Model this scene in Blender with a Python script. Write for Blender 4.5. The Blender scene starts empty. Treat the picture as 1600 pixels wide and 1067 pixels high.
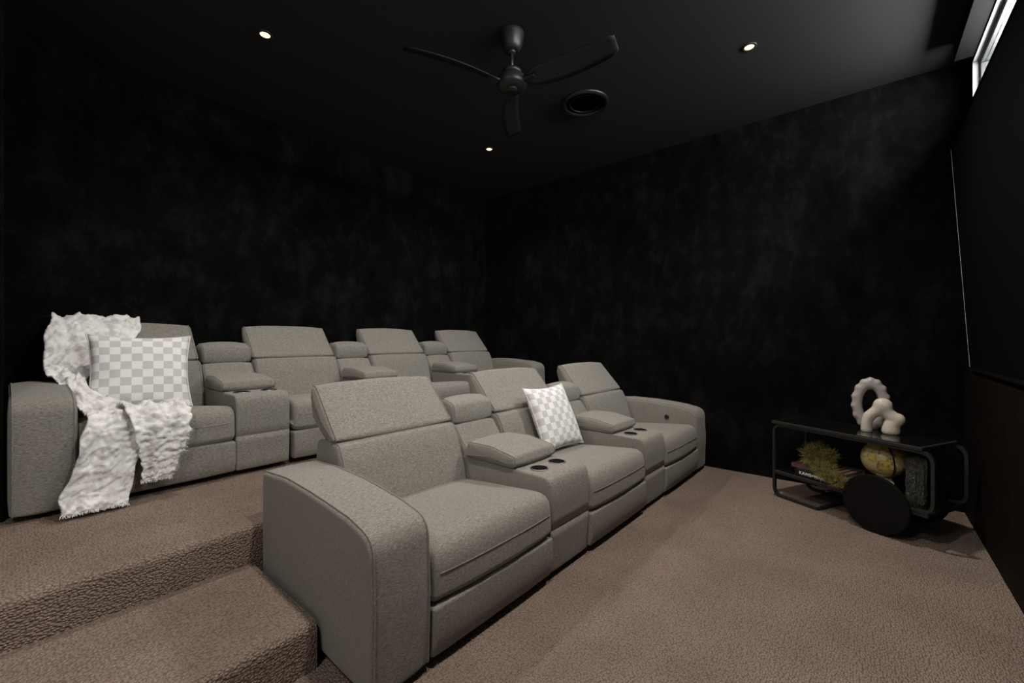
import bpy, bmesh, math, random
from mathutils import Vector, Matrix, noise

random.seed(7)
sc = bpy.context.scene
COL = sc.collection
PI = math.pi

# ------------------------------------------------------------------ camera
YAW = math.radians(39.8)
cam_d = bpy.data.cameras.new('camera')
cam = bpy.data.objects.new('camera', cam_d)
COL.objects.link(cam)
cam.location = (0, 0, 1.2)
cam.rotation_euler = (PI / 2, 0, -(PI / 2 - YAW))
cam_d.sensor_width = 36
cam_d.lens = 660 / 1600 * 36
cam_d.shift_y = -3 / 1600
cam_d.clip_start = 0.02
sc.camera = cam

# ------------------------------------------------------------------ world, exposure
world = bpy.data.worlds.new('overcast_sky')
sc.world = world
world.use_nodes = True
bg = world.node_tree.nodes['Background']
bg.inputs[0].default_value = (1.0, 0.98, 0.96, 1)
bg.inputs[1].default_value = 64.0
vs = sc.view_settings
vs.view_transform = 'Standard'
vs.look = 'None'
vs.gamma = 1
vs.exposure = 0.0
vs.use_curve_mapping = False
SPOT_W = 135.0
FILL_W = 24.0
LAMP_COL = (1.0, 0.925, 0.845)

# ------------------------------------------------------------------ room numbers
XR, YB, YS, ZC = 4.26, 4.03, -0.542, 3.13
ZS, ZP, YR, YST = 0.172, 0.345, 2.165, 1.535
XL = -1.5


# ------------------------------------------------------------------ materials
def new_mat(name):
    m = bpy.data.materials.new(name)
    m.use_nodes = True
    nt = m.node_tree
    b = nt.nodes['Principled BSDF']
    return m, nt, b


def nd(nt, typ, **kw):
    n = nt.nodes.new(typ)
    for k, v in kw.items():
        setattr(n, k, v)
    return n


def ramp(nt, fac, stops):
    r = nd(nt, 'ShaderNodeValToRGB')
    els = r.color_ramp.elements
    while len(els) < len(stops):
        els.new(0.5)
    for e, (p, c) in zip(els, stops):
        e.position = p
        e.color = (*c, 1)
    nt.links.new(fac, r.inputs[0])
    return r.outputs[0]


def coords(nt, scale=(1, 1, 1), kind='Object'):
    t = nd(nt, 'ShaderNodeTexCoord')
    m = nd(nt, 'ShaderNodeMapping')
    m.inputs['Scale'].default_value = scale
    nt.links.new(t.outputs[kind], m.inputs[0])
    return m.outputs[0]


def noise_tex(nt, vec, scale, detail=3, rough=0.5):
    n = nd(nt, 'ShaderNodeTexNoise')
    n.inputs['Scale'].default_value = scale
    n.inputs['Detail'].default_value = detail
    n.inputs['Roughness'].default_value = rough
    nt.links.new(vec, n.inputs['Vector'])
    return n.outputs['Fac']


def bump(nt, b, height, strength, dist):
    n = nd(nt, 'ShaderNodeBump')
    n.inputs['Strength'].default_value = strength
    n.inputs['Distance'].default_value = dist
    nt.links.new(height, n.inputs['Height'])
    nt.links.new(n.outputs[0], b.inputs['Normal'])


def mix(nt, a, b_, fac, mode='MIX'):
    n = nd(nt, 'ShaderNodeMix', data_type='RGBA', blend_type=mode)
    for sock, v in ((n.inputs[0], fac), (n.inputs[6], a), (n.inputs[7], b_)):
        if isinstance(v, (int, float)):
            sock.default_value = v
        elif isinstance(v, tuple):
            sock.default_value = (*v, 1)
        else:
            nt.links.new(v, sock)
    return n.outputs[2]


def plain(name, col, rough=0.5, metal=0.0, spec=0.5, grain=0.0, gscale=40):
    m, nt, b = new_mat(name)
    b.inputs['Roughness'].default_value = rough
    b.inputs['Metallic'].default_value = metal
    b.inputs['Specular IOR Level'].default_value = spec
    if grain:
        n = noise_tex(nt, coords(nt), gscale, 4)
        c = ramp(nt, n, [(0.3, tuple(x * (1 - grain) for x in col)), (0.7, tuple(min(1, x * (1 + grain)) for x in col))])
        nt.links.new(c, b.inputs['Base Color'])
    else:
        b.inputs['Base Color'].default_value = (*col, 1)
    return m


def fabric_mat():
    m, nt, b = new_mat('grey_woven_upholstery')
    v1 = coords(nt, (75, 320, 360))
    v2 = coords(nt, (420, 420, 420))
    a = noise_tex(nt, v1, 1.0, 4, 0.6)
    f = noise_tex(nt, v2, 1.0, 2, 0.6)
    c1 = ramp(nt, a, [(0.33, (0.140, 0.130, 0.115)), (0.50, (0.236, 0.221, 0.196)), (0.68, (0.340, 0.320, 0.286))])
    c2 = ramp(nt, f, [(0.3, (0.66, 0.66, 0.66)), (0.7, (1.22, 1.22, 1.22))])
    nt.links.new(mix(nt, c1, c2, 0.8, 'MULTIPLY'), b.inputs['Base Color'])
    b.inputs['Roughness'].default_value = 0.95
    b.inputs['Specular IOR Level'].default_value = 0.12
    b.inputs['Sheen Weight'].default_value = 0.15
    b.inputs['Sheen Roughness'].default_value = 0.6
    bump(nt, b, f, 0.35, 0.003)
    return m


def carpet_mat():
    m, nt, b = new_mat('taupe_loop_pile_carpet')
    v = coords(nt, (100, 120, 112))
    warp = nd(nt, 'ShaderNodeTexNoise')
    warp.inputs['Scale'].default_value = 0.35
    nt.links.new(v, warp.inputs['Vector'])
    add = nd(nt, 'ShaderNodeVectorMath', operation='ADD')
    nt.links.new(v, add.inputs[0])
    nt.links.new(warp.outputs['Color'], add.inputs[1])
    vo = nd(nt, 'ShaderNodeTexVoronoi')
    vo.inputs['Scale'].default_value = 1.0
    vo.inputs['Randomness'].default_value = 0.75
    nt.links.new(add.outputs[0], vo.inputs['Vector'])
    fine = noise_tex(nt, v, 3.2, 3, 0.6)
    h = ramp(nt, vo.outputs['Distance'], [(0.0, (1, 1, 1)), (0.75, (0, 0, 0))])
    big = noise_tex(nt, coords(nt, (3, 3, 3)), 1.0, 3)
    base = ramp(nt, vo.outputs['Distance'], [(0.15, (0.345, 0.270, 0.226)), (0.5, (0.275, 0.210, 0.173)), (0.85, (0.150, 0.110, 0.088))])
    var = ramp(nt, fine, [(0.3, (0.72, 0.72, 0.72)), (0.7, (1.2, 1.2, 1.2))])
    c = mix(nt, base, var, 0.9, 'MULTIPLY')
    c = mix(nt, c, ramp(nt, big, [(0.35, (0.9, 0.9, 0.9)), (0.65, (1.06, 1.06, 1.06))]), 1.0, 'MULTIPLY')
    nt.links.new(c, b.inputs['Base Color'])
    b.inputs['Roughness'].default_value = 1.0
    b.inputs['Specular IOR Level'].default_value = 0.05
    bump(nt, b, h, 0.85, 0.009)
    return m


def wall_mat():
    m, nt, b = new_mat('black_velvet_wallcovering')
    v = coords(nt)
    big = noise_tex(nt, v, 3.4, 8, 0.68)
    stre = noise_tex(nt, coords(nt, (7, 7, 3.2)), 1.0, 7, 0.7)
    fine = noise_tex(nt, v, 160, 2, 0.6)
    s = mix(nt, big, stre, 0.5)
    c = ramp(nt, s, [(0.38, (0.0011, 0.0011, 0.0012)), (0.5, (0.0029, 0.0029, 0.0029)), (0.64, (0.0092, 0.0091, 0.0090))])
    fv = ramp(nt, fine, [(0.3, (0.45, 0.45, 0.45)), (0.7, (1.5, 1.5, 1.5))])
    nt.links.new(mix(nt, c, fv, 1.0, 'MULTIPLY'), b.inputs['Base Color'])
    b.inputs['Roughness'].default_value = 0.95
    b.inputs['Specular IOR Level'].default_value = 0.06
    bump(nt, b, fine, 0.3, 0.002)
    return m


def ceiling_mat():
    m, nt, b = new_mat('matt_black_ceiling_paint')
    n = noise_tex(nt, coords(nt), 90, 3)
    nt.links.new(ramp(nt, n, [(0.3, (0.021, 0.0207, 0.0207)), (0.7, (0.025, 0.0246, 0.0246))]), b.inputs['Base Color'])
    b.inputs['Roughness'].default_value = 0.75
    b.inputs['Specular IOR Level'].default_value = 0.2
    return m


def checker_mat():
    m, nt, b = new_mat('white_and_grey_check_cotton')
    t = nd(nt, 'ShaderNodeTexCoord')
    ch = nd(nt, 'ShaderNodeTexChecker')
    ch.inputs['Scale'].default_value = 10
    ch.inputs['Color1'].default_value = (0.84, 0.83, 0.835, 1)
    ch.inputs['Color2'].default_value = (0.60, 0.585, 0.585, 1)
    nt.links.new(t.outputs['UV'], ch.inputs['Vector'])
    w = noise_tex(nt, coords(nt, (500, 500, 500)), 1.0, 2)
    nt.links.new(mix(nt, ch.outputs['Color'], ramp(nt, w, [(0.3, (0.86, 0.86, 0.86)), (0.7, (1.08, 1.08, 1.08))]), 1.0, 'MULTIPLY'), b.inputs['Base Color'])
    b.inputs['Roughness'].default_value = 0.95
    b.inputs['Specular IOR Level'].default_value = 0.1
    bump(nt, b, w, 0.2, 0.002)
    return m


def throw_mat():
    m, nt, b = new_mat('crinkled_white_cotton_gauze')
    v = coords(nt)
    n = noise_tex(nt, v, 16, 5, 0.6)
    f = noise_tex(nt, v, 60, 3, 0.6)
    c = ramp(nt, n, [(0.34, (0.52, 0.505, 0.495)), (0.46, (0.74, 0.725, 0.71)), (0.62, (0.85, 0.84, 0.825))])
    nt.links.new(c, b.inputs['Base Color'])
    b.inputs['Roughness'].default_value = 0.95
    b.inputs['Specular IOR Level'].default_value = 0.08
    bump(nt, b, mix(nt, n, f, 0.4), 0.5, 0.012)
    return m


def globe_mat():
    m, nt, b = new_mat('antique_yellow_globe_print')
    v = coords(nt, (1, 1, 1))
    n = noise_tex(nt, v, 17, 6, 0.6)
    lines = ramp(nt, n, [(0.0, (0.64, 0.56, 0.30)), (0.47, (0.62, 0.54, 0.28)), (0.5, (0.16, 0.07, 0.03)),
                         (0.53, (0.66, 0.46, 0.14)), (1.0, (0.68, 0.52, 0.22))])
    w = nd(nt, 'ShaderNodeTexNoise')
    w.inputs['Scale'].default_value = 3
    nt.links.new(v, w.inputs['Vector'])
    c = mix(nt, lines, ramp(nt, w.outputs['Fac'], [(0.35, (0.62, 0.66, 0.6)), (0.6, (1.05, 1.0, 0.95))]), 1.0, 'MULTIPLY')
    nt.links.new(c, b.inputs['Base Color'])
    b.inputs['Roughness'].default_value = 0.28
    return m


def ceramic_mat(name, col):
    m, nt, b = new_mat(name)
    v = coords(nt)
    sp = noise_tex(nt, v, 140, 2, 0.5)
    c = ramp(nt, sp, [(0.27, tuple(x * 0.45 for x in col)), (0.36, col), (1.0, tuple(min(1, x * 1.05) for x in col))])
    nt.links.new(c, b.inputs['Base Color'])
    b.inputs['Roughness'].default_value = 0.38
    return m


def bubble_glass_mat():
    m, nt, b = new_mat('seeded_bubble_glass')
    v = coords(nt, (1, 1, 0.55))
    vo = nd(nt, 'ShaderNodeTexVoronoi')
    vo.inputs['Scale'].default_value = 75
    nt.links.new(v, vo.inputs['Vector'])
    b.inputs['Base Color'].default_value = (0.84, 0.88, 0.83, 1)
    b.inputs['Transmission Weight'].default_value = 0.95
    b.inputs['Roughness'].default_value = 0.08
    b.inputs['IOR'].default_value = 1.48
    bump(nt, b, vo.outputs['Distance'], 1.0, 0.012)
    return m


def pane_mat():
    m, nt, b = new_mat('clear_window_glass')
    nt.nodes.remove(b)
    out = nt.nodes['Material Output']
    tr = nd(nt, 'ShaderNodeBsdfTransparent')
    tr.inputs[0].default_value = (0.92, 0.95, 0.95, 1)
    gl = nd(nt, 'ShaderNodeBsdfGlossy')
    gl.inputs['Roughness'].default_value = 0.02
    mx = nd(nt, 'ShaderNodeMixShader')
    mx.inputs[0].default_value = 0.06
    nt.links.new(tr.outputs[0], mx.inputs[1])
    nt.links.new(gl.outputs[0], mx.inputs[2])
    nt.links.new(mx.outputs[0], out.inputs[0])
    return m


def emit_mat(name, col, strength):
    m, nt, b = new_mat(name)
    b.inputs['Base Color'].default_value = (*col, 1)
    b.inputs['Emission Color'].default_value = (*col, 1)
    b.inputs['Emission Strength'].default_value = strength
    return m


M = dict(
    fabric=fabric_mat(), carpet=carpet_mat(), wall=wall_mat(), ceiling=ceiling_mat(), check=checker_mat(),
    throw=throw_mat(), globe=globe_mat(), bubble=bubble_glass_mat(), pane=pane_mat(),
    cream=ceramic_mat('speckled_cream_ceramic', (0.62, 0.56, 0.48)),
    grey_cer=ceramic_mat('speckled_grey_ceramic', (0.42, 0.40, 0.375)),
    cup=plain('black_cup_plastic', (0.003, 0.003, 0.003), 0.7, 0.0, 0.1),
    chrome=plain('brushed_steel_ring', (0.40, 0.39, 0.37), 0.35, 1.0),
    foot=plain('black_plastic_foot', (0.01, 0.01, 0.01), 0.6),
    frame=plain('black_powder_coated_steel', (0.016, 0.0155, 0.015), 0.55, 0.0, 0.4, 0.15, 200),
    gloss=plain('black_tinted_glass', (0.006, 0.006, 0.006), 0.06, 0.0, 0.6),
    disc=plain('matt_black_wheel_lacquer', (0.0065, 0.0058, 0.0052), 0.75, 0.0, 0.12, 0.1, 60),
    fan=plain('satin_black_fan_metal', (0.017, 0.017, 0.0175), 0.42, 0.0, 0.5, 0.1, 120),
    blade=plain('black_fan_blade', (0.011, 0.011, 0.0115), 0.5, 0.0, 0.35, 0.1, 60),
    vent=plain('black_vent_plastic', (0.010, 0.010, 0.0105), 0.35, 0.0, 0.5),
    duct_shade=plain('painted_duct_shade', (0.0008, 0.0008, 0.0008), 0.95, 0.0, 0.02),  # near-black colour standing in for the shade inside the vent
    winframe=plain('dark_anodised_aluminium', (0.03, 0.03, 0.032), 0.4, 0.3),
    reveal=plain('grey_window_reveal_paint', (0.20, 0.20, 0.20), 0.6),
    pelmet=plain('black_lacquered_pelmet', (0.002, 0.002, 0.0021), 0.6, 0.0, 0.08),
    screen=plain('black_screen_fabric', (0.003, 0.003, 0.0038), 0.9, 0.0, 0.03),
    edge=plain('white_screen_edge', (0.85, 0.85, 0.85), 0.5, 0.0),
    panel=plain('dark_brown_stained_panel', (0.0065, 0.0042, 0.0032), 0.7, 0.0, 0.08, 0.3, 12),
    paper=plain('white_book_paper', (0.62, 0.60, 0.57), 0.8, 0, 0.2, 0.08, 300),
    bookblack=plain('black_book_cloth', (0.010, 0.009, 0.009), 0.4),
    bookred=plain('dusty_red_book_jacket', (0.150, 0.072, 0.068), 0.45),
    bookart=plain('salmon_cover_stripe', (0.50, 0.33, 0.26), 0.45),
    print=plain('white_print', (0.80, 0.78, 0.75), 0.6),
    whitebase=plain('white_marble_base', (0.66, 0.62, 0.58), 0.4, 0, 0.5, 0.06, 20),
    ring=plain('black_meridian_ring', (0.012, 0.012, 0.012), 0.35),
    lamp=emit_mat('warm_downlight_lens', (1.0, 0.76, 0.42), 2.1),
    fill_glow=emit_mat('fill_lamp_glow', (1.0, 0.95, 0.89), 6.0),  # glowing face of the added fill lamp
    lamptrim=plain('black_downlight_trim', (0.02, 0.02, 0.02), 0.5),
    hall=plain('white_hall_bounce', (0.70, 0.69, 0.67), 0.8),  # white chosen so the unseen entry wall bounces light
)


def moss_mat():
    m, nt, b = new_mat('preserved_reindeer_moss')
    n = noise_tex(nt, coords(nt), 60, 3, 0.6)
    nt.links.new(ramp(nt, n, [(0.3, (0.075, 0.070, 0.016)), (0.5, (0.19, 0.175, 0.042)), (0.72, (0.36, 0.32, 0.10))]), b.inputs['Base Color'])
    b.inputs['Roughness'].default_value = 0.9
    return m


M['moss'] = moss_mat()


# ------------------------------------------------------------------ object helpers
def tag(o, label=None, cat=None, group=None, kind=None):
    for k, v in (('label', label), ('category', cat), ('group', group), ('kind', kind)):
        if v:
            o[k] = v
    return o


def link(name, me, mat, parent=None, smooth=False):
    o = bpy.data.objects.new(name, me)
    COL.objects.link(o)
    if mat is not None:
        me.materials.clear()
        me.materials.append(mat)
    if parent is not None:
        o.parent = parent
    if smooth:
        me.polygons.foreach_set('use_smooth', [True] * len(me.polygons))
    return o


def mesh_from(verts, faces):
    me = bpy.data.meshes.new('mesh')
    me.from_pydata([tuple(v) for v in verts], [], faces)
    bm = bmesh.new()
    bm.from_mesh(me)
    bmesh.ops.recalc_face_normals(bm, faces=bm.faces)
    bm.to_mesh(me)
    bm.free()
    me.update()
    return me


def bm_mesh(bm):
    bmesh.ops.recalc_face_normals(bm, faces=bm.faces)
    me = bpy.data.meshes.new('mesh')
    bm.to_mesh(me)
    bm.free()
    return me


def box_bm(lo, hi, bev=0.0, seg=2, bm=None):
    b = bmesh.new()
    c = [(l + h_) / 2 for l, h_ in zip(lo, hi)]
    bmesh.ops.create_cube(b, size=1)
    for v in b.verts:
        v.co = Vector((c[i] + v.co[i] * (hi[i] - lo[i]) for i in range(3)))
    if bev:
        bmesh.ops.bevel(b, geom=b.edges[:], offset=bev, segments=seg, profile=0.5, affect='EDGES')
    return b


def box(name, lo, hi, mat, parent=None, bev=0.0, seg=2):
    return link(name, bm_mesh(box_bm(lo, hi, bev, seg)), mat, parent)


def empty(name, loc=(0, 0, 0), rz=0.0):
    o = bpy.data.objects.new(name, None)
    COL.objects.link(o)
    o.location = loc
    o.rotation_euler = (0, 0, rz)
    o.empty_display_size = 0.1
    return o


def tube_mesh(path, r, n=8, closed=False):
    P = [Vector(p) for p in path]
    N = len(P)
    verts, faces = [], []
    up = None
    for i in range(N):
        a = P[(i - 1) % N] if (closed or i > 0) else P[i]
        b = P[(i + 1) % N] if (closed or i < N - 1) else P[i]
        t = (b - a).normalized()
        if up is None:
            up = Vector((0, 0, 1)) if abs(t.z) < 0.9 else Vector((1, 0, 0))
        s = t.cross(up).normalized()
        up = s.cross(t).normalized()
        rr = r[i] if isinstance(r, (list, tuple)) else r
        for k in range(n):
            a_ = 2 * PI * k / n
            verts.append(P[i] + (s * math.cos(a_) + up * math.sin(a_)) * rr)
    for i in range(N if closed else N - 1):
        j = (i + 1) % N
        for k in range(n):
            k2 = (k + 1) % n
            faces.append((i * n + k, i * n + k2, j * n + k2, j * n + k))
    if not closed:
        faces.append(tuple(range(n)))
        faces.append(tuple((N - 1) * n + k for k in range(n)))
    return mesh_from(verts, faces)


def lathe_mesh(prof, n=32, sx=1, sy=1):
    verts, faces = [], []
    for r, z in prof:
        for k in range(n):
            a = 2 * PI * k / n
            verts.append((r * math.cos(a) * sx, r * math.sin(a) * sy, z))
    for i in range(len(prof) - 1):
        for k in range(n):
            k2 = (k + 1) % n
            faces.append((i * n + k, i * n + k2, (i + 1) * n + k2, (i + 1) * n + k))
    ring = prof[0] == prof[-1]
    if prof[0][0] > 1e-5 and not ring:
        faces.append(tuple(range(n)))
    if prof[-1][0] > 1e-5 and not ring:
        faces.append(tuple((len(prof) - 1) * n + k for k in range(n)))
    me = mesh_from(verts, faces)
    bm = bmesh.new()
    bm.from_mesh(me)
    bmesh.ops.remove_doubles(bm, verts=bm.verts, dist=1e-6)
    bm.to_mesh(me)
    bm.free()
    return me


def round_poly(pts, step=0.04, arc=6):
    """pts: (y, z, radius). closed profile with rounded corners, long sides subdivided."""
    out = []
    n = len(pts)
    for i in range(n):
        p0, p1, p2 = (Vector(pts[(i + k - 1) % n][:2]) for k in range(3))
        r = pts[i][2]
        a, b = (p0 - p1), (p2 - p1)
        la, lb = a.length, b.length
        a.normalize()
        b.normalize()
        ang = math.acos(max(-1, min(1, a.dot(b))))
        if r <= 1e-5 or ang > 3.1:
            out.append(p1)
            continue
        t = min(r / math.tan(ang / 2), la * 0.49, lb * 0.49)
        s, e = p1 + a * t, p1 + b * t
        for k in range(arc + 1):
            u = k / arc
            out.append(s * (1 - u) ** 2 + p1 * 2 * u * (1 - u) + e * u * u)
    res = []
    for i in range(len(out)):
        p, q = out[i], out[(i + 1) % len(out)]
        m = max(1, int((q - p).length / step))
        for k in range(m):
            res.append(p.lerp(q, k / m))
    return res


def poly_normals(P):
    n = len(P)
    area = sum(P[i].x * P[(i + 1) % n].y - P[(i + 1) % n].x * P[i].y for i in range(n))
    sg = 1 if area > 0 else -1
    N = []
    for i in range(n):
        t = P[(i + 1) % n] - P[i - 1]
        N.append(Vector((t.y, -t.x)).normalized() * sg)
    return N


def cushion(name, prof, x0, x1, mat, parent, r=0.02, puff=0.0, dome=0.004, wob=0.0015, nx=10, piping=0.0, pipe_name='piping', crown=None, pipe_sides=(0, 1)):
    """upholstered block: profile in (y, z) run along x, rounded ends, soft crown; piping along both end seams."""
    P = round_poly(prof)
    N = poly_normals(P)
    n = len(P)
    cen = sum(P, Vector((0, 0))) / n
    rings = []
    K = 4
    for k in range(K + 1):
        th = k / K * PI / 2
        rings.append((x0 + r * (1 - math.cos(th)) if k else x0, -r * (1 - math.sin(th))))
    ring_l = [(x0 + r * (1 - math.cos(k / K * PI / 2)), -r * (1 - math.sin(k / K * PI / 2))) for k in range(K + 1)]
    mid = []
    for k in range(1, nx):
        u = k / nx
        mid.append((x0 + r + (x1 - x0 - 2 * r) * u, puff * (1 - abs(2 * u - 1) ** 2.5)))
    ring_r = [(x1 - (x - x0), o) for x, o in reversed(ring_l)]
    rings = ring_l + mid + ring_r
    verts, faces = [], []
    seed = random.random() * 50
    for x, off in rings:
        for i in range(n):
            q = P[i] + N[i] * off
            v = Vector((x, q.x, q.y))
            if wob:
                w = noise.noise(Vector((v.x * 6 + seed, v.y * 6, v.z * 6))) * wob
                v += Vector((0, N[i].x, N[i].y)) * w
            verts.append(v)
    R = len(rings)
    for a in range(R - 1):
        for i in range(n):
            j = (i + 1) % n
            faces.append((a * n + i, a * n + j, (a + 1) * n + j, (a + 1) * n + i))
    for side, base, sgn in ((0, 0, -1), (1, (R - 1) * n, 1)):
        prev = base
        X = x0 if side == 0 else x1
        for sc_, dm in ((0.82, 0.55), (0.45, 0.9)):
            st = len(verts)
            for i in range(n):
                q0 = Vector((verts[base + i].y, verts[base + i].z))
                q = cen + (q0 - cen) * sc_
                verts.append(Vector((X + sgn * dome * dm, q.x, q.y)))
            for i in range(n):
                j = (i + 1) % n
                faces.append((prev + i, prev + j, st + j, st + i))
            prev = st
        c = len(verts)
        verts.append(Vector((X + sgn * dome, cen.x, cen.y)))
        for i in range(n):
            faces.append((prev + i, prev + (i + 1) % n, c))
    o = link(name, mesh_from(verts, faces), mat, parent, True)
    if piping:
        for side in pipe_sides:
            idx = 3 if side == 0 else R - 4
            path = [verts[idx * n + i] + Vector((0, N[i].x, N[i].y)) * piping * 0.55 for i in range(n)]
            link(pipe_name, tube_mesh(path, piping, 6, True), mat, o, True)
    return o


def baked(o):
    dg = bpy.context.evaluated_depsgraph_get()
    me = bpy.data.meshes.new_from_object(o.evaluated_get(dg))
    return me


def blob_mesh(parts, voxel, smooth=12):
    """union of (centre, radii) ellipsoids and tube chains, remeshed and smoothed into one body"""
    bm = bmesh.new()
    for c, rad in parts:
        g = bmesh.ops.create_icosphere(bm, subdivisions=3, radius=1)
        for v in g['verts']:
            v.co = Vector((c[i] + v.co[i] * rad[i] for i in range(3)))
    me = bpy.data.meshes.new('mesh')
    bm.to_mesh(me)
    bm.free()
    o = bpy.data.objects.new('blob', me)
    COL.objects.link(o)
    rm = o.modifiers.new('r', 'REMESH')
    rm.mode = 'VOXEL'
    rm.voxel_size = voxel
    sm = o.modifiers.new('s', 'SMOOTH')
    sm.iterations = smooth
    sm.factor = 0.5
    bpy.context.view_layer.update()
    res = baked(o)
    bpy.data.objects.remove(o)
    return res


# ------------------------------------------------------------------ the room
def struct(o, label=None):
    return tag(o, label, None, None, 'structure')


fl = struct(box('floor', (XL, YS, -0.1), (XR, YB, 0), M['carpet']), 'taupe loop pile carpet over the lower floor')


def stair(name, x0, x1, y0, y1, z0, z1, label):
    rr = 0.035
    prof = [Vector((y0, z0))]
    for k in range(9):
        a = PI - k / 8 * PI / 2
        prof.append(Vector((y0 + rr + rr * math.cos(a), z1 - rr + rr * math.sin(a))))
    prof += [Vector((y1, z1)), Vector((y1, z0))]
    n = len(prof)
    verts = [(x, p.x, p.y) for x in (x0, x1) for p in prof]
    faces = [(i, (i + 1) % n, n + (i + 1) % n, n + i) for i in range(n)] + [tuple(range(n)), tuple(range(n, 2 * n))]
    o = link(name, mesh_from(verts, faces), M['carpet'])
    return struct(o, label)


stair('floor_platform', XL, XR, YR, YB, 0.0, ZP, 'carpeted upper platform carrying the rear sofa row')
stair('floor_step', XL, 0.730, YST, YR, 0.0, ZS, 'carpeted lower step beside the front sofa arm')

WT = 0.14
struct(box('wall_back', (XL, YB, 0), (XR + WT, YB + WT, ZC), M['wall']), 'black textured wall behind the rear sofa row')
struct(box('wall_right', (XR, YS - WT, -0.1), (XR + WT, YB, ZC), M['wall']), 'black textured wall behind the black trolley')
struct(box('wall_left', (XL, 3.10, 0.0), (-0.004, YB, ZC), M['wall']), 'black wall end at the left of the rear sofa')
struct(box('ceiling', (XL, YS - WT, ZC), (XR + WT, YB + WT, ZC + 0.1), M['ceiling']), 'matt black flat ceiling')
# front wall with a long high window
WX0, WX1, WZ0, WZ1 = 0.9, 4.02, 2.77, 3.0
bm = bmesh.new()
for lo, hi in (((XL, YS - WT, -0.1), (XR, YS, WZ0)), ((XL, YS - WT, WZ1), (XR, YS, ZC)),
               ((XL, YS - WT, WZ0), (WX0, YS, WZ1)), ((WX1, YS - WT, WZ0), (XR, YS, WZ1))):
    b = box_bm(lo, hi)
    me = bpy.data.meshes.new('t')
    b.to_mesh(me)
    b.free()
    bm.from_mesh(me)
    bpy.data.meshes.remove(me)
struct(link('wall_front', bm_mesh(bm), M['wall']), 'black wall carrying the screen and the high window')
struct(box('wall_hall', (XL - WT, YS - WT, -0.1), (XL, YB + WT, ZC), M['hall']), 'unseen entry side wall, white to bounce light in')  # out of view, made pale to throw soft light back

win = struct(empty('window_1', (0, 0, 0)), 'long high window strip near the ceiling above the screen')
FY0, FY1 = YS - 0.075, YS - 0.03
for lo, hi in (((WX0, FY0, WZ0), (WX1, FY1, WZ0 + 0.03)), ((WX0, FY0, WZ1 - 0.03), (WX1, FY1, WZ1)),
               ((WX0, FY0, WZ0 + 0.03), (WX0 + 0.03, FY1, WZ1 - 0.03)), ((WX1 - 0.03, FY0, WZ0 + 0.03), (WX1, FY1, WZ1 - 0.03)),
               ((2.44, FY0, WZ0 + 0.03), (2.48, FY1, WZ1 - 0.03))):
    box('window_frame', lo, hi, M['winframe'], win, 0.004, 1)
for a, b_ in ((WX0 + 0.03, 2.44), (2.48, WX1 - 0.03)):
    box('pane', (a, YS - 0.056, WZ0 + 0.03), (b_, YS - 0.050, WZ1 - 0.03), M['pane'], win)
box('reveal_lining', (WX1 - 0.003, FY1, WZ0), (WX1, YS, WZ1), M['reveal'], win)
box('reveal_lining', (WX0, FY1, WZ1 - 0.003), (WX1, YS, WZ1), M['reveal'], win)

pd = bpy.data.lights.new('window_daylight_portal', 'AREA')
pd.shape = 'RECTANGLE'
pd.size, pd.size_y = WX1 - WX0, WZ1 - WZ0
pd.cycles.is_portal = True
po_ = bpy.data.objects.new('window_daylight_portal', pd)
COL.objects.link(po_)
po_.location = ((WX0 + WX1) / 2, YS - WT - 0.01, (WZ0 + WZ1) / 2)
po_.rotation_euler = (PI / 2, 0, 0)
pel = empty('window_pelmet', (0, 0, 0))
tag(pel, 'black pelmet board projecting over the high window', 'pelmet')
box('shelf_board', (0.8, YS, 3.005), (3.95, YS + 0.095, 3.02), M['pelmet'], pel, 0.003, 1)
box('fascia', (0.8, YS + 0.085, 3.02), (3.95, YS + 0.095, 3.10), M['pelmet'], pel, 0.003, 1)
box('end_cap', (3.94, YS, 3.02), (3.95, YS + 0.085, 3.10), M['pelmet'], pel, 0.002, 1)

# projection screen leaning a little off the front wall, and the panel below it
scr = empty('projection_screen', (0, 0, 0))
tag(scr, 'large black projection screen with thin pale edge on wall', 'screen')
ST, SB = Vector((0, YS + 0.098, 2.46)), Vector((0, YS + 0.012, 1.022))


def slab(name, x0, x1, a, b, th, mat, parent):
    n = Vector((0, (b - a).z, -(b - a).y)).normalized()
    if n.y > 0:
        n = -n
    v = []
    for x in (x0, x1):
        for p in (a, b, b + n * th, a + n * th):
            v.append((x, p.y, p.z))
    f = [(0, 1, 2, 3), (4, 5, 6, 7), (0, 1, 5, 4), (1, 2, 6, 5), (2, 3, 7, 6), (3, 0, 4, 7)]
    return link(name, mesh_from(v, f), mat, parent)


slab('screen_surface', 0.9, 4.016, ST, SB, 0.010, M['screen'], scr)
slab('edge_strip', 4.016, 4.030, ST, SB, 0.010, M['edge'], scr)
slab('bottom_rail', 0.9, 4.03, SB + Vector((0, 0.004, 0.0)), SB + Vector((0, 0.003, -0.02)), 0.012, M['panel'], scr)
pan = struct(box('trim_1', (0.6, YS, 0.0), (XR, YS + 0.006, 0.97), M['panel']), 'dark brown panel along the wall below the screen')


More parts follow.
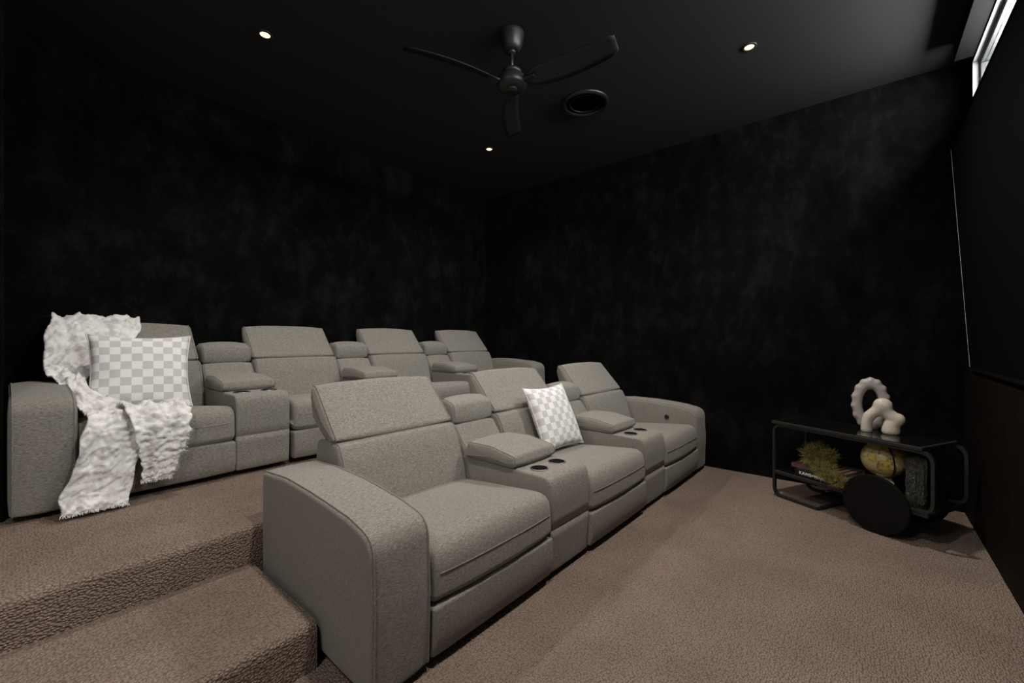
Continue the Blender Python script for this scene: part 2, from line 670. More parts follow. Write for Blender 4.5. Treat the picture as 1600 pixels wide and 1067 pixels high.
# ------------------------------------------------------------------ downlights
def downlight(x, y, label, dim=1.0):
    d = empty('ceiling_downlight', (x, y, ZC))
    tag(d, label, 'downlight', 'recessed ceiling downlights')
    link('trim_ring', lathe_mesh([(0.030, 0.0), (0.045, 0.0), (0.045, -0.003), (0.039, -0.006), (0.030, -0.006), (0.030, 0.0)], 32), M['lamptrim'], d, True)
    link('lens', lathe_mesh([(0.0, -0.005), (0.026, -0.005), (0.029, -0.003), (0.029, 0.0)], 24), M['lamp'], d, True)
    ld = bpy.data.lights.new('downlight_beam', 'SPOT')
    ld.energy = SPOT_W * dim
    ld.color = LAMP_COL
    ld.spot_size = math.radians(140)
    ld.spot_blend = 0.9
    ld.shadow_soft_size = 0.05
    lo = bpy.data.objects.new('downlight_beam', ld)
    COL.objects.link(lo)
    lo.parent = d
    lo.location = (0, 0, -0.045)
    return d


downlight(1.053, 2.91, 'glowing recessed downlight above the rear sofa, left of the fan', 0.6)
downlight(3.140, 0.58, 'glowing recessed downlight right of the ceiling fan')
downlight(3.138, 2.915, 'glowing recessed downlight farthest back, near the wall corner', 0.6)
downlight(1.053, 0.58, 'recessed downlight nearest the viewer, beyond the top edge of view')

# unseen fill lamp, added beside the camera to lift the near sofa arm
hl = empty('added_fill_lamp', (-0.78, 0.75, ZC))
tag(hl, 'added round fill lamp out of view, left of the camera', 'fill lamp')
link('body', lathe_mesh([(0.0, 0.0), (0.21, 0.0), (0.21, -0.03), (0.20, -0.035), (0.0, -0.035)], 40), M['reveal'], hl, True)
link('diffuser', lathe_mesh([(0.0, -0.034), (0.195, -0.034), (0.19, -0.045), (0.0, -0.05)], 40), M['fill_glow'], hl, True)
ad = bpy.data.lights.new('fill_lamp_light', 'AREA')
ad.shape = 'DISK'
ad.size = 0.38
ad.energy = FILL_W
ad.color = (1.0, 0.95, 0.89)
ao_ = bpy.data.objects.new('fill_lamp_light', ad)
COL.objects.link(ao_)
ao_.parent = hl
ao_.location = (0, 0, -0.055)

# ------------------------------------------------------------------ ceiling fan
fan = empty('ceiling_fan', (2.043, 1.705, ZC))
tag(fan, 'black three-blade ceiling fan on a short rod', 'fan')
link('canopy', lathe_mesh([(0.0, 0), (0.076, 0), (0.078, -0.008), (0.077, -0.018), (0.066, -0.075), (0.055, -0.100), (0.045, -0.112), (0.040, -0.114), (0.0, -0.114)], 40), M['fan'], fan, True)
link('canopy_collar', lathe_mesh([(0.0, -0.112), (0.026, -0.112), (0.026, -0.128), (0.016, -0.132), (0.0, -0.132)], 24), M['fan'], fan, True)
link('rod', lathe_mesh([(0.0, -0.10), (0.0115, -0.10), (0.0115, -0.25), (0.0, -0.25)], 16), M['fan'], fan, True)
link('rod_cup', lathe_mesh([(0.0, -0.215), (0.014, -0.215), (0.022, -0.222), (0.05, -0.232), (0.062, -0.240), (0.062, -0.262), (0.0, -0.262)], 32), M['fan'], fan, True)
link('motor_housing', lathe_mesh([(0.0, -0.258), (0.056, -0.258), (0.060, -0.272), (0.070, -0.280), (0.089, -0.286), (0.095, -0.296), (0.095, -0.330), (0.088, -0.345), (0.066, -0.352), (0.03, -0.354), (0.0, -0.354)], 40), M['fan'], fan, True)
link('bottom_cap', lathe_mesh([(0.0, -0.352), (0.035, -0.352), (0.036, -0.358), (0.03, -0.362), (0.0, -0.363)], 32), M['fan'], fan, True)
verts, faces = [], []
stn = 16
for k in range(stn + 1):
    u = k / stn
    rr = 0.10 + u * 0.575
    w = 0.052 + 0.030 * math.sin(min(1, u * 1.5) * PI / 2) - 0.024 * u
    if u > 0.93:
        w *= 1 - 0.25 * ((u - 0.93) / 0.07) ** 2
    if u < 0.12:
        w *= 0.5 + 0.5 * u / 0.12
    tw = -math.radians(27 - 5 * u)
    sweep = 0.025 * math.sin(u * PI)
    for e, t in ((-1, 0.0035), (-0.5, 0.0045), (0, 0.005), (0.5, 0.0045), (1, 0.0035)):
        for sd in (1, -1):
            a = e * w
            z = a * math.sin(tw) + sd * t + 0.004 * (1 - e * e) + 0.012 * u
            verts.append((rr, a * math.cos(tw) + sweep, z))
for k in range(stn):
    for e in range(4):
        for sd in (0, 1):
            a = k * 10 + e * 2 + sd
            faces.append((a, a + 2, a + 12, a + 10))
    for e in (0, 4):
        a = k * 10 + e * 2
        faces.append((a, a + 1, a + 11, a + 10))
for k in (0, stn):
    for e in range(4):
        a = k * 10 + e * 2
        faces.append((a, a + 1, a + 3, a + 2))
blade_me = mesh_from(verts, faces)
arm_me = bm_mesh(box_bm((0.07, -0.022, -0.006), (0.17, 0.022, 0.006), 0.004, 2))
fwd = math.atan2(math.sin(YAW), math.cos(YAW))
for k in range(3):
    bl = link('blade', blade_me, M['blade'], fan, True)
    bl.location = (0, 0, -0.325)
    bl.rotation_euler = (0, 0, fwd - math.radians(2) - k * 2 * PI / 3)
    br = link('blade_bracket', arm_me, M['fan'], bl)

# round air vent
vt = empty('ceiling_vent', (0, 0, 0))
tag(vt, 'round black ceiling air vent right of the fan', 'vent')
d_, r_ = 3.447, 0.595
vt.location = (math.cos(YAW) * d_ + math.sin(YAW) * r_, math.sin(YAW) * d_ - math.cos(YAW) * r_, ZC)
link('outer_ring', lathe_mesh([(0.150, 0.0), (0.193, 0.0), (0.193, -0.006), (0.186, -0.016), (0.172, -0.022), (0.158, -0.018), (0.150, -0.004), (0.150, 0.0)], 64), M['vent'], vt, True)
link('duct_shade_plate', lathe_mesh([(0.0, -0.001), (0.152, -0.001), (0.152, 0.0)], 48), M['duct_shade'], vt)  # flat disc, the dark of an open duct painted on
link('inner_ring', lathe_mesh([(0.118, -0.004), (0.126, -0.004), (0.127, -0.010), (0.122, -0.013), (0.118, -0.010), (0.118, -0.004)], 56), M['vent'], vt, True)
link('centre_plate', lathe_mesh([(0.0, -0.004), (0.110, -0.004), (0.112, -0.002), (0.112, 0.0)], 48), M['duct_shade'], vt)


# ------------------------------------------------------------------ recliner sofas
CUP_D = 0.075


def console_body(x0, x1, parent):
    prof = [(0.012, 0.032, 0.012), (0.003, 0.245, 0.0), (0.010, 0.249, 0.0), (0.003, 0.253, 0.0), (0.0, 0.40, 0.0), (0.012, 0.505, 0.075), (0.66, 0.512, 0.02), (0.66, 0.032, 0.01)]
    o = cushion('console', prof, x0, x1, M['fabric'], parent, r=0.012, puff=0.002, dome=0.0, wob=0.0008, nx=8)
    cx = (x0 + x1) / 2
    cut = bmesh.new()
    for s in (-1, 1):
        bmesh.ops.create_cone(cut, cap_ends=True, segments=40, radius1=0.0455, radius2=0.0455, depth=0.16,
                              matrix=Matrix.Translation((cx + s * 0.083, 0.155, 0.52)))
    cme = bpy.data.meshes.new('cutter')
    cut.to_mesh(cme)
    cut.free()
    co = bpy.data.objects.new('cutter', cme)
    COL.objects.link(co)
    mod = o.modifiers.new('b', 'BOOLEAN')
    mod.operation = 'DIFFERENCE'
    mod.object = co
    mod.solver = 'EXACT'
    po, o.parent = o.parent, None
    bpy.context.view_layer.update()
    me = baked(o)
    o.modifiers.clear()
    o.parent = po
    if len(me.polygons) > 50:
        o.data = me
    bpy.data.objects.remove(co)
    for s in (-1, 1):
        c = link('cup_holder', lathe_mesh([(0.0, -0.07), (0.044, -0.07), (0.045, -0.068), (0.045, 0.002), (0.043, 0.004), (0.043, -0.066), (0.0, -0.066)], 40), M['cup'], o, True)
        c.location = (cx + s * 0.083, 0.155, 0.5085)
        g = link('cup_ring', lathe_mesh([(0.044, 0.0), (0.0500, 0.0), (0.0500, 0.002), (0.0485, 0.0040), (0.0455, 0.0040), (0.044, 0.002), (0.044, 0.0)], 40), M['chrome'], o, True)
        g.location = (cx + s * 0.083, 0.155, 0.5085)
    cushion('armrest_pad', [(0.255, 0.512, 0.012), (0.232, 0.530, 0.02), (0.245, 0.572, 0.02), (0.42, 0.602, 0.0), (0.60, 0.600, 0.03), (0.625, 0.512, 0.01)],
            x0 - 0.012, x1 + 0.004, M['fabric'], o, r=0.016, puff=0.010, dome=0.005, piping=0.0022)
    return o


def seat(x0, x1, parent):
    fb = M['fabric']
    g = 0.004
    sc_ = cushion('seat_cushion', [(0.014, 0.230, 0.016), (-0.010, 0.258, 0.02), (-0.004, 0.446, 0.10), (0.35, 0.414, 0.0), (0.68, 0.380, 0.02), (0.68, 0.30, 0.02), (0.2, 0.232, 0.03)],
            x0 + g, x1 - g, fb, parent, r=0.03, puff=0.012, dome=0.002, wob=0.0015, nx=14)
    pth = []
    for k in range(25):
        u = k / 24
        pth.append((x0 + g + 0.03 + (x1 - x0 - 2 * g - 0.06) * u, -0.0082 - 0.012 * (1 - abs(2 * u - 1) ** 2.5), 0.340))
    link('stitched_seam', tube_mesh(pth, 0.0022, 6), fb, sc_, True)
    cushion('footrest_panel', [(0.004, 0.035, 0.02), (-0.014, 0.10, 0.0), (-0.013, 0.224, 0.012), (0.10, 0.228, 0.01), (0.10, 0.035, 0.01)],
            x0 + g, x1 - g, fb, parent, r=0.014, puff=0.003, dome=0.0, wob=0.002)
    bk = cushion('backrest', [(0.60, 0.34, 0.03), (0.625, 0.46, 0.0), (0.675, 0.62, 0.0), (0.715, 0.692, 0.035), (0.80, 0.712, 0.03), (0.94, 0.690, 0.05), (0.95, 0.10, 0.02), (0.70, 0.10, 0.02)],
                 x0 + g, x1 - g, fb, parent, r=0.022, puff=0.010, dome=0.003, wob=0.003, nx=14, piping=0.003)
    cushion('headrest', [(0.728, 0.712, 0.028), (0.842, 0.838, 0.0), (0.948, 0.958, 0.035), (0.990, 0.965, 0.03), (1.000, 0.905, 0.05), (0.970, 0.800, 0.06), (0.87, 0.722, 0.05), (0.775, 0.700, 0.03)],
            x0 - 0.002, x1 - 0.012, fb, parent, r=0.024, puff=0.014, dome=0.006, wob=0.003, nx=14, piping=0.0032)
    return bk


def console_back(x0, x1, parent):
    fb = M['fabric']
    cushion('console_backrest', [(0.60, 0.40, 0.02), (0.64, 0.55, 0.0), (0.735, 0.672, 0.03), (0.93, 0.676, 0.03), (0.94, 0.10, 0.02), (0.70, 0.10, 0.02)],
            x0 + 0.003, x1 - 0.003, fb, parent, r=0.02, puff=0.008, dome=0.003, wob=0.002, piping=0.002)
    cushion('console_head_cushion', [(0.748, 0.680, 0.02), (0.738, 0.735, 0.0), (0.752, 0.800, 0.045), (0.85, 0.828, 0.05), (0.95, 0.80, 0.05), (0.95, 0.680, 0.02)],
            x0 + 0.006, x1 - 0.006, fb, parent, r=0.02, puff=0.012, dome=0.004, wob=0.002, piping=0.002)


def sofa(name, loc, rz, nseat, aw, sw, cw, label, gap=0.0):
    root = empty(name, loc, rz)
    tag(root, label, 'sofa', 'grey recliner sofa rows')
    armp = [(0.004, 0.032, 0.015), (-0.004, 0.30, 0.0), (0.006, 0.552, 0.085), (0.16, 0.584, 0.0), (0.45, 0.606, 0.0), (0.70, 0.608, 0.0), (0.95, 0.588, 0.05), (0.95, 0.032, 0.02)]
    x = 0.0
    a = cushion('arm', armp, x, x + aw, M['fabric'], root, r=0.018, puff=0.006, dome=0.006, wob=0.003, nx=8, piping=0.0032)
    x += aw
    for k in range(nseat):
        seat(x, x + sw, root)
        x += sw
        if k < nseat - 1:
            console_body(x, x + cw - gap, root)
            console_back(x, x + cw, root)
            x += cw
    a2 = cushion('arm', armp, x, x + aw, M['fabric'], root, r=0.018, puff=0.006, dome=0.006, wob=0.003, nx=8, piping=0.0032)
    btn = link('control_button', lathe_mesh([(0.0, 0.0), (0.021, 0.0), (0.021, 0.004), (0.016, 0.007), (0.012, 0.004), (0.0, 0.004)], 24), M['ring'], a2, True)
    btn.location = (x - 0.006, 0.27, 0.478)
    btn.rotation_euler = (0, -PI / 2, 0)
    total = x + aw
    foot_me = lathe_mesh([(0.0, 0.0), (0.022, 0.0), (0.025, 0.034), (0.0, 0.034)], 16)
    nf = nseat + 1
    for k in range(nf):
        for y in (0.08, 0.86):
            ft = link('foot', foot_me, M['foot'], root)
            ft.location = (0.1 + (total - 0.2) * k / (nf - 1), y, 0)
    return root


front_sofa = sofa('recliner_sofa', (0.748, 1.207, 0.0), math.radians(-1.1), 3, 0.24, 0.75, 0.36,
                  'front grey fabric recliner sofa of three seats with two consoles')
back_sofa = sofa('recliner_sofa', (0.010, 3.000, ZP), 0.0, 4, 0.222, 0.69, 0.34,
                 'rear grey fabric recliner sofa of four seats on the platform', 0.020)


# ------------------------------------------------------------------ cushions
def pillow(name, size, thick, loc, rot, label, ear=0.02, n=28):
    verts, faces, uv = [], [], []
    for sd in (1, -1):
        for j in range(n + 1):
            for i in range(n + 1):
                a, b = 2 * i / n - 1, 2 * j / n - 1
                e = (max(0, 1 - a * a) * max(0, 1 - b * b)) ** 0.42
                pinch = 1 - 0.10 * (1 - b * b) * abs(a) ** 3
                pinch2 = 1 - 0.10 * (1 - a * a) * abs(b) ** 3
                w = noise.noise(Vector((a * 2.2 + size * 9, b * 2.2, sd * 3))) * 0.010 * e
                w += abs(noise.noise(Vector((a * 5, b * 5 + loc[0], sd)))) * 0.006 * e
                verts.append(Vector((a * size / 2 * pinch, b * size / 2 * pinch2, sd * (thick / 2 * e) + w * sd)))
                uv.append(((a + 1) / 2, (b + 1) / 2))
        base = 0 if sd == 1 else (n + 1) ** 2
        for j in range(n):
            for i in range(n):
                q = base + j * (n + 1) + i
                f = (q, q + 1, q + n + 2, q + n + 1)
                faces.append(f if sd == 1 else f[::-1])
    me = bpy.data.meshes.new('mesh')
    me.from_pydata([tuple(v) for v in verts], [], faces)
    ul = me.uv_layers.new(name='UVMap')
    for lp in me.loops:
        ul.data[lp.index].uv = uv[lp.vertex_index]
    bm = bmesh.new()
    bm.from_mesh(me)
    bmesh.ops.remove_doubles(bm, verts=bm.verts, dist=1e-5)
    bm.to_mesh(me)
    bm.free()
    root = empty(name, loc)
    root.rotation_mode = 'QUATERNION'
    root.rotation_quaternion = rot
    tag(root, label, 'cushion', 'checked scatter cushions')
    cv = link('cover', me, M['check'], root, True)
    path = []
    for s in range(4):
        for k in range(n):
            t = 2 * k / n - 1
            a, b = ((t, -1), (1, t), (-t, 1), (-1, -t))[s]
            pinch = 1 - 0.10 * (1 - b * b) * abs(a) ** 3
            pinch2 = 1 - 0.10 * (1 - a * a) * abs(b) ** 3
            path.append((a * size / 2 * pinch, b * size / 2 * pinch2, 0))
    link('seam', tube_mesh(path, 0.0035, 6, True), M['check_edge'], root, True)
    return root


M['check_edge'] = plain('white_cotton_seam', (0.72, 0.69, 0.66), 0.95, 0, 0.1)


def orient(xdir, ydir):
    X = Vector(xdir).normalized()
    Y = Vector(ydir)
    Y = (Y - X * Y.dot(X)).normalized()
    Z = X.cross(Y)
    return Matrix((X, Y, Z)).transposed().to_quaternion()


pillow('scatter_cushion', 0.50, 0.15, (0.545, 3.455, ZP + 0.650), orient((0.97, -0.10, -0.02), (0.0, 0.36, 0.93)),
       'checked cushion on the rear sofa beside the white throw')
pillow('scatter_cushion', 0.48, 0.14, (2.585, 1.75, 0.635), orient((1.0, -0.03, 0.0), (-0.06, 0.42, 0.90)),
       'checked cushion standing tilted on the front sofa middle seat')


# ------------------------------------------------------------------ throw blanket
def catmull(pts, u):
    n = len(pts) - 1
    t = max(0, min(n - 1e-6, u * n))
    i = int(t)
    f = t - i
    p0, p1, p2, p3 = (pts[max(0, min(n, i + k))] for k in (-1, 0, 1, 2))
    return 0.5 * ((2 * p1) + (p2 - p0) * f + (2 * p0 - 5 * p1 + 4 * p2 - p3) * f * f + (3 * p1 - p0 - 3 * p2 + p3) * f ** 3)


def strip(stations, nu, nv, seed, folds, amp):
    """stations: (xl, xr, y, z). returns verts grid of a hanging cloth, crinkled."""
    L = [Vector((s[0], s[2] + (s[4] if len(s) > 4 else 0), s[3])) for s in stations]
    R = [Vector((s[1], s[2], s[3])) for s in stations]
    g = []
    for j in range(nv + 1):
        v = j / nv
        a, b = catmull(L, v), catmull(R, v)
        a2, b2 = catmull(L, min(1, v + 0.01)), catmull(R, min(1, v + 0.01))
        a1, b1 = catmull(L, max(0, v - 0.01)), catmull(R, max(0, v - 0.01))
        row = []
        for i in range(nu + 1):
            u = i / nu
            p = a.lerp(b, u)
            t = (a2.lerp(b2, u) - a1.lerp(b1, u)).normalized()
            nrm = (b - a).normalized().cross(t)
            nrm = -nrm if nrm.dot(Vector((-0.3, -1, 0.8))) < 0 else nrm
            ph = noise.noise(Vector((v * 3, seed, 0))) * 2.5
            f = 0.5 + 0.5 * math.sin(u * folds * 2 * PI + ph + seed)
            W = (b - a).length
            wv = noise.noise(Vector((u * 2.0, v * 5.0, seed + 2))) * 1.6
            n1 = noise.noise(Vector((u * W * 16 + wv, v * 30 + u * 3 + wv, seed)))
            n2 = noise.noise(Vector((u * W * 30 - v * 14, v * 34 + wv, seed + 9)))
            n3 = noise.noise(Vector((u * W * 22 + v * 26 + wv, v * 18, seed + 4)))
            q = Vector((p.x * 13 + seed, p.y * 13, p.z * 13))
            cr = (1 - abs(n1)) ** 6 * 0.75 + (1 - abs(n2)) ** 6 * 0.45 + (1 - abs(n3)) ** 6 * 0.6 + abs(noise.noise(q * 0.8)) * 0.6 + abs(noise.noise(q * 5)) * 0.12
            ex = noise.noise(Vector((v * 14, u * 2, seed + 5))) * 0.018 * (abs(2 * u - 1) ** 2)
            p = p + nrm * (amp * f + cr * 0.022) + (b - a).normalized() * ex
            row.append(p)
        g.append(row)
    return g


def cloth_bm(grids, th):
    verts, faces = [], []
    for g in grids:
        base = len(verts)
        nv, nu = len(g), len(g[0])
        for r in g:
            verts += r
        for j in range(nv - 1):
            for i in range(nu - 1):
                q = base + j * nu + i
                faces.append((q, q + 1, q + nu + 1, q + nu))
    return mesh_from(verts, faces)


z0 = ZP
A = strip([(0.20, 0.56, 3.985, z0 + 0.84), (0.19, 0.60, 3.99, z0 + 0.94), (0.185, 0.615, 3.955, z0 + 0.985), (0.165, 0.60, 3.88, z0 + 0.91), (0.150, 0.53, 3.77, z0 + 0.80),
           (0.140, 0.40, 3.68, z0 + 0.70), (0.150, 0.325, 3.60, z0 + 0.635), (0.175, 0.315, 3.46, z0 + 0.585), (0.215, 0.40, 3.30, z0 + 0.50),
           (0.250, 0.52, 3.13, z0 + 0.455), (0.255, 0.55, 3.005, z0 + 0.44), (0.235, 0.53, 2.965, z0 + 0.37), (0.220, 0.475, 2.955, z0 + 0.28), (0.205, 0.435, 2.945, z0 + 0.18),
           (0.165, 0.415, 2.935, z0 + 0.09), (0.165, 0.40, 2.90, z0 + 0.016)], 44, 190, 1.7, 2.6, 0.016)
B = strip([(0.36, 0.56, 3.27, z0 + 0.415), (0.38, 0.645, 3.14, z0 + 0.450), (0.40, 0.67, 3.01, z0 + 0.47), (0.42, 0.675, 2.935, z0 + 0.40), (0.440, 0.655, 2.93, z0 + 0.30),
           (0.465, 0.62, 2.94, z0 + 0.20), (0.455, 0.585, 2.94, z0 + 0.115)], 30, 80, 8.1, 2.4, 0.020)
thr = empty('throw_blanket', (0.35, 3.0, ZP))
tag(thr, 'crinkled white throw draped over the rear sofa left end', 'blanket')
inv = Matrix.Translation(-Vector(thr.location))
tm = cloth_bm([A, B], 0.004)
tm.transform(inv)
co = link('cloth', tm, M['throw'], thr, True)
sol = co.modifiers.new('thickness', 'SOLIDIFY')
sol.thickness = 0.006
sol.offset = 0
fr_v, fr_f = [], []


def tassel(p, d, ln, rad):
    d = Vector(d).normalized()
    s = d.cross(Vector((0, 1, 0.2))).normalized()
    t = d.cross(s)
    b = len(fr_v)
    for k in range(4):
        a = k * PI / 2
        fr_v.append(p + (s * math.cos(a) + t * math.sin(a)) * rad)
    bend = Vector((random.uniform(-1, 1), random.uniform(-1, 0), 0)) * ln * 0.25
    for k in range(4):
        a = k * PI / 2
        fr_v.append(p + d * ln + bend + (s * math.cos(a) + t * math.sin(a)) * rad * 0.5)
    for k in range(4):
        fr_f.append((b + k, b + (k + 1) % 4, b + 4 + (k + 1) % 4, b + 4 + k))
    fr_f.append((b + 4, b + 5, b + 6, b + 7))


for g, dz in ((A, -0.35), (B, -1.0)):
    for i in range(len(g[-1])):
        for s in range(3):
            p = g[-1][i].lerp(g[-1][min(i + 1, len(g[-1]) - 1)], s / 3)
            tassel(p, (random.uniform(-0.4, 0.4), -0.5 if dz > -0.9 else -0.1, dz), random.uniform(0.008, 0.02), 0.0016)
for j in range(46, 80, 1):
    tassel(B[j][-1], (1, -0.3, -0.5), random.uniform(0.008, 0.016), 0.0016)
fm = mesh_from(fr_v, fr_f)
fm.transform(inv)
fo = link('fringe', fm, M['throw'], thr)
fo['kind'] = 'stuff'

# ------------------------------------------------------------------ trolley
CU = Vector((-0.460, -0.888, 0)).normalized()
CV = Vector((0.888, -0.460, 0)).normalized()
CO = Vector((3.795, 0.545, 0))
cart = empty('bar_trolley', CO)
ang = math.atan2(CU.y, CU.x)
cart.rotation_euler = (0, 0, ang)       # local x = length, local y = towards the viewer side negative
tag(cart, 'low black two-tier trolley with two large disc wheels', 'trolley')
# local frame: x along CU; local y axis = rot90(CU) = (0.888,-0.46) = CV
DEP = 0.40
LEN = 0.90
HT = 0.58


def fillet_path(pts, r, n=7):
    out = []
    for i, p in enumerate(pts):
        p = Vector(p)
        if i in (0, len(pts) - 1):
            out.append(p)
            continue
        a = (Vector(pts[i - 1]) - p)
        b = (Vector(pts[i + 1]) - p)
        t = min(r, a.length * 0.49, b.length * 0.49)
        a.normalize()
        b.normalize()
        s, e = p + a * t, p + b * t
        for k in range(n + 1):
            u = k / n
            out.append(s * (1 - u) ** 2 + p * 2 * u * (1 - u) + e * u * u)
    return out


def flat_bar(path, w, t):
    """path in the local xz plane (y const); bar of width w across y and thickness t."""
    verts, faces = [], []
    N = len(path)
    for i, p in enumerate(path):
        a = path[max(0, i - 1)]
        b = path[min(N - 1, i + 1)]
        d = (b - a).normalized()
        nrm = Vector((-d.z, 0, d.x))
        for sy, sn in ((-1, -1), (1, -1), (1, 1), (-1, 1)):
            verts.append(p + Vector((0, sy * w / 2, 0)) + nrm * sn * t / 2)
    for i in range(N - 1):
        for k in range(4):
            k2 = (k + 1) % 4
            faces.append((i * 4 + k, i * 4 + k2, i * 4 + 4 + k2, i * 4 + 4 + k))
    faces += [(0, 1, 2, 3), tuple((N - 1) * 4 + k for k in range(4))]
    return mesh_from(verts, faces)


for y in (0.011, DEP - 0.011):
    pth = fillet_path([(0.33, y, 0.010), (0.012, y, 0.010), (0.012, y, HT - 0.030), (LEN + 0.05, y, HT - 0.030), (LEN + 0.05, y, 0.205), (0.62, y, 0.190)], 0.065)
    link('side_frame', flat_bar(pth, 0.022, 0.018), M['frame'], cart)
box('foot_crossbar', (0.315, 0.02, 0.001), (0.337, DEP - 0.02, 0.019), M['frame'], cart, 0.003, 1)
tray = box('top_tray', (-0.006, -0.006, HT - 0.026), (LEN + 0.006, DEP + 0.006, HT - 0.003), M['frame'], cart, 0.004, 2)
box('glass_top', (0.012, 0.012, HT - 0.004), (LEN - 0.012, DEP - 0.012, HT), M['gloss'], tray, 0.001, 1)
SH = 0.205
shf = box('lower_shelf', (0.022, 0.0, SH - 0.030), (LEN + 0.03, DEP, SH - 0.004), M['frame'], cart, 0.003, 1)
box('shelf_glass', (0.03, 0.010, SH - 0.005), (LEN + 0.02, DEP - 0.010, SH), M['gloss'], shf, 0.001, 1)
WR = 0.178
wheel_me = lathe_mesh([(0.0, -0.011), (WR - 0.006, -0.011), (WR - 0.001, -0.009), (WR, -0.005), (WR, 0.005), (WR - 0.001, 0.009), (WR - 0.006, 0.011), (0.0, 0.011)], 72)
for y in (-0.024, DEP + 0.024):
    w = link('disc_wheel', wheel_me, M['disc'], cart)
    w.location = (0.685, y, WR)
    w.rotation_euler = (PI / 2, 0, 0)
axl = link('axle', tube_mesh([(0.685, -0.02, WR), (0.685, DEP + 0.02, WR)], 0.009, 12), M['frame'], cart, True)


def on_cart(s, t, z):
    return CO + CU * s + CV * t + Vector((0, 0, z))


# books
def book(name, s, t, ln, wd, z, th, mat, label, rz=0.0):
    b = empty(name, on_cart(s, t, z), ang + rz)
    tag(b, label, 'book', 'books on the trolley shelf')
    c = 0.003
    box('cover_back', (0, 0, 0), (ln, wd, c), mat, b)
    cf = box('cover_front', (0, 0, th - c), (ln, wd, th), mat, b)
    box('spine', (0, -0.001, 0), (ln, c, th), mat, b)
    box('page_block', (0.004, c, c), (ln - 0.004, wd - 0.004, th - c), M['paper'], b)
    return b, cf


bk1, _ = book('book', 0.15, 0.035, 0.34, 0.26, SH, 0.036, M['bookblack'], 'thick black book with white spine lettering, lower of two')
tc = bpy.data.curves.new('title', 'FONT')
tc.body = 'KAWS+WARHOL'
tc.size = 0.030
tc.align_x = 'CENTER'
tc.align_y = 'CENTER'
tc.extrude = 0.0003
tc.offset = 0.0009
to = bpy.data.objects.new('title', tc)
COL.objects.link(to)
bpy.context.view_layer.update()
tme = baked(to)
bpy.data.objects.remove(to)
tt = link('spine_title', tme, M['print'], bk1)
tt.location = (0.150, -0.0016, 0.018)
tt.rotation_euler = (PI / 2, 0, 0)
bk2, cf2 = book('book', 0.10, 0.075, 0.36, 0.25, SH + 0.037, 0.030, M['bookred'], 'dusty red book lying on top of the black book', math.radians(3))
for k, xx in enumerate((0.24, 0.285, 0.325)):
    box('cover_print', (xx, 0.02, 0.030), (xx + 0.022, 0.22, 0.0304), M['bookart'], cf2)

# moss
mv, mf = [], []


def sprig(p, d, ln, w):
    d = d.normalized()
    s = d.cross(Vector((random.uniform(-1, 1), random.uniform(-1, 1), random.uniform(-1, 1)))).normalized()
    q = p
    b = len(mv)
    seg = 3
    for k in range(seg + 1):
        ww = w * (1 - k / seg * 0.8)
        mv.append(q + s * ww)
        mv.append(q - s * ww)
        d = (d + Vector((random.uniform(-1, 1), random.uniform(-1, 1), random.uniform(-1, 0.8))) * 0.45).normalized()
        q = q + d * ln / seg
    for k in range(seg):
        mf.append((b + 2 * k, b + 2 * k + 1, b + 2 * k + 3, b + 2 * k + 2))


moss_pts = [((0.20, 0.10, 0.360), 0.070), ((0.25, 0.11, 0.400), 0.060), ((0.185, 0.12, 0.315), 0.060), ((0.295, 0.10, 0.345), 0.058), ((0.235, 0.08, 0.315), 0.066), ((0.325, 0.10, 0.375), 0.045),
            ((0.30, 0.035, 0.290), 0.056), ((0.355, 0.015, 0.262), 0.056), ((0.40, 0.00, 0.250), 0.048), ((0.44, 0.00, 0.235), 0.046), ((0.49, 0.01, 0.225), 0.036), ((0.36, 0.04, 0.30), 0.040)]
for (s, t, z), r in moss_pts:
    c = on_cart(s + 0.03, t, z + 0.01)
    for k in range(int(r * 9000)):
        v = Vector((random.gauss(0, 1), random.gauss(0, 1), random.gauss(0, 1))).normalized()
        p = c + v * r * random.uniform(0.25, 0.95)
        if p.z < SH + 0.012:
            p.z = SH + 0.012
        sprig(p, v + Vector((0, 0, 0.2)), random.uniform(0.015, 0.042), 0.0014)
mo = Vector(on_cart(0.3, 0.05, SH))
mm = mesh_from(mv, mf)
mm.transform(Matrix.Translation(-mo))
ms = link('moss_plant', mm, M['moss'])
ms.location = mo
tag(ms, 'olive green wispy moss plant trailing over the stacked books', 'plant')

# globe
gl = empty('desk_globe', on_cart(0.635, 0.17, SH))
tag(gl, 'yellow antique-style globe on white base, on the trolley shelf', 'globe')
GR = 0.116
gz = 0.221
ball = link('globe_ball', lathe_mesh([(GR * math.sin(k / 24 * PI), -GR * math.cos(k / 24 * PI)) for k in range(25)], 48), M['globe'], gl, True)
ball.location = (0, 0, gz)
ball.rotation_euler = (0.4, 0.2, 1.0)
gring = [(0, (GR + 0.004) * math.cos(a), (GR + 0.004) * math.sin(a)) for a in [2 * PI * k / 60 for k in range(60)]]
ri = link('meridian_ring', tube_mesh(gring, 0.0045, 8, True), M['ring'], gl, True)
ri.location = (0, 0, gz)
ri.rotation_euler = (0, math.radians(-6), math.radians(24 - 90))
link('base', lathe_mesh([(0.0, 0.0), (0.066, 0.0), (0.066, 0.055), (0.056, 0.085), (0.040, 0.102), (0.016, 0.108), (0.0, 0.108)], 6), M['whitebase'], gl)

# seeded glass block
gb = empty('glass_vase', on_cart(0.812, 0.15, SH), ang + math.radians(12))
tag(gb, 'rectangular seeded bubble glass vase beside the globe', 'vase')


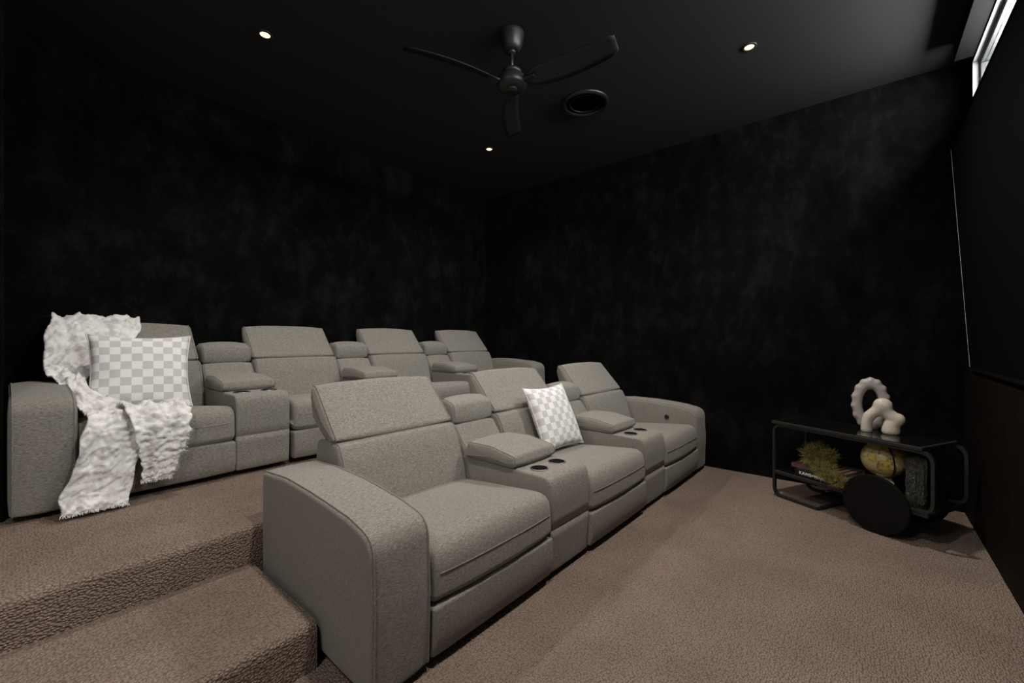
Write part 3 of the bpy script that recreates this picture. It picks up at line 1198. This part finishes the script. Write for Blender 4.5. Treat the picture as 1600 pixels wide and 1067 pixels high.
def rough_block(x0, x1, y0, y1, h):
    b = bmesh.new()
    bmesh.ops.create_cube(b, size=1)
    bmesh.ops.subdivide_edges(b, edges=b.edges[:], cuts=9, use_grid_fill=True)
    for v in b.verts:
        v.co = Vector(((x0 + x1) / 2 + v.co.x * (x1 - x0), (y0 + y1) / 2 + v.co.y * (y1 - y0), h / 2 + v.co.z * h))
        nn = noise.noise(v.co * 60)
        v.co += Vector((noise.noise(v.co * 55 + Vector((3, 0, 0))), noise.noise(v.co * 55 + Vector((0, 7, 0))), 0)) * 0.004
        if v.co.z < 0.002:
            v.co.z = 0.0
    return bm_mesh(b)


link('thick_block', rough_block(-0.040, 0.006, -0.045, 0.045, 0.275), M['bubble'], gb, True)
link('side_block', rough_block(0.010, 0.040, -0.045, 0.045, 0.268), M['bubble'], gb, True)

# sculptures on the tray
ra = math.atan2(-math.cos(YAW), math.sin(YAW))    # direction pointing right in plan
arch = []


def chain(keys, n=9):
    """keys: (x, z, rx, ry, rz) swept into closely spaced ellipsoids"""
    for a, b in zip(keys, keys[1:]):
        for k in range(n):
            t = k / n
            q = [p + (r - p) * t for p, r in zip(a, b)]
            arch.append(((q[0] * 0.76, 0, q[1]), (q[2] * 0.76, q[3] * 0.8, q[4])))


chain([(-0.104, 0.012, 0.044, 0.044, 0.03), (-0.104, 0.060, 0.040, 0.042, 0.04), (-0.092, 0.098, 0.042, 0.042, 0.04), (-0.055, 0.132, 0.040, 0.042, 0.036), (-0.010, 0.160, 0.050, 0.048, 0.045)])
chain([(-0.004, 0.178, 0.062, 0.052, 0.056), (0.014, 0.180, 0.060, 0.052, 0.052), (0.030, 0.140, 0.046, 0.046, 0.042), (0.070, 0.105, 0.052, 0.050, 0.044), (0.104, 0.098, 0.050, 0.050, 0.042), (0.060, 0.060, 0.058, 0.054, 0.042), (0.056, 0.012, 0.068, 0.060, 0.03)])
am = blob_mesh(arch, 0.0055, 22)
for v in am.vertices:
    if v.co.z < 0.0:
        v.co.z = 0.0
ao = link('arch_sculpture', am, M['cream'], None, True)
ao.location = on_cart(0.598, 0.232, HT)
ao.rotation_euler = (0, 0, ra - math.radians(40))
tag(ao, 'cream ceramic knobbly arch sculpture, in front on the trolley top', 'sculpture')

ring_parts = []
for k in range(40):
    a = 2 * PI * k / 40
    ring_parts.append(((0.072 * math.sin(a), 0, 0.185 + 0.140 * math.cos(a)), (0.031, 0.030, 0.038)))
for k in range(15):
    a = 2 * PI * k / 15
    ring_parts.append(((0.083 * math.sin(a), 0, 0.185 + 0.158 * math.cos(a)), (0.027, 0.029, 0.031)))
rm_ = blob_mesh(ring_parts, 0.0055, 15)
zmin = min(v.co.z for v in rm_.vertices)
for v in rm_.vertices:
    v.co.z -= zmin + 0.012
    if v.co.z < 0:
        v.co.z = 0
ro = link('ring_sculpture', rm_, M['grey_cer'], None, True)
ro.location = on_cart(0.490, 0.315, HT)
ro.rotation_euler = (0, 0, ra - math.radians(36))
tag(ro, 'grey ceramic bubbled ring sculpture standing behind the cream arch', 'sculpture')
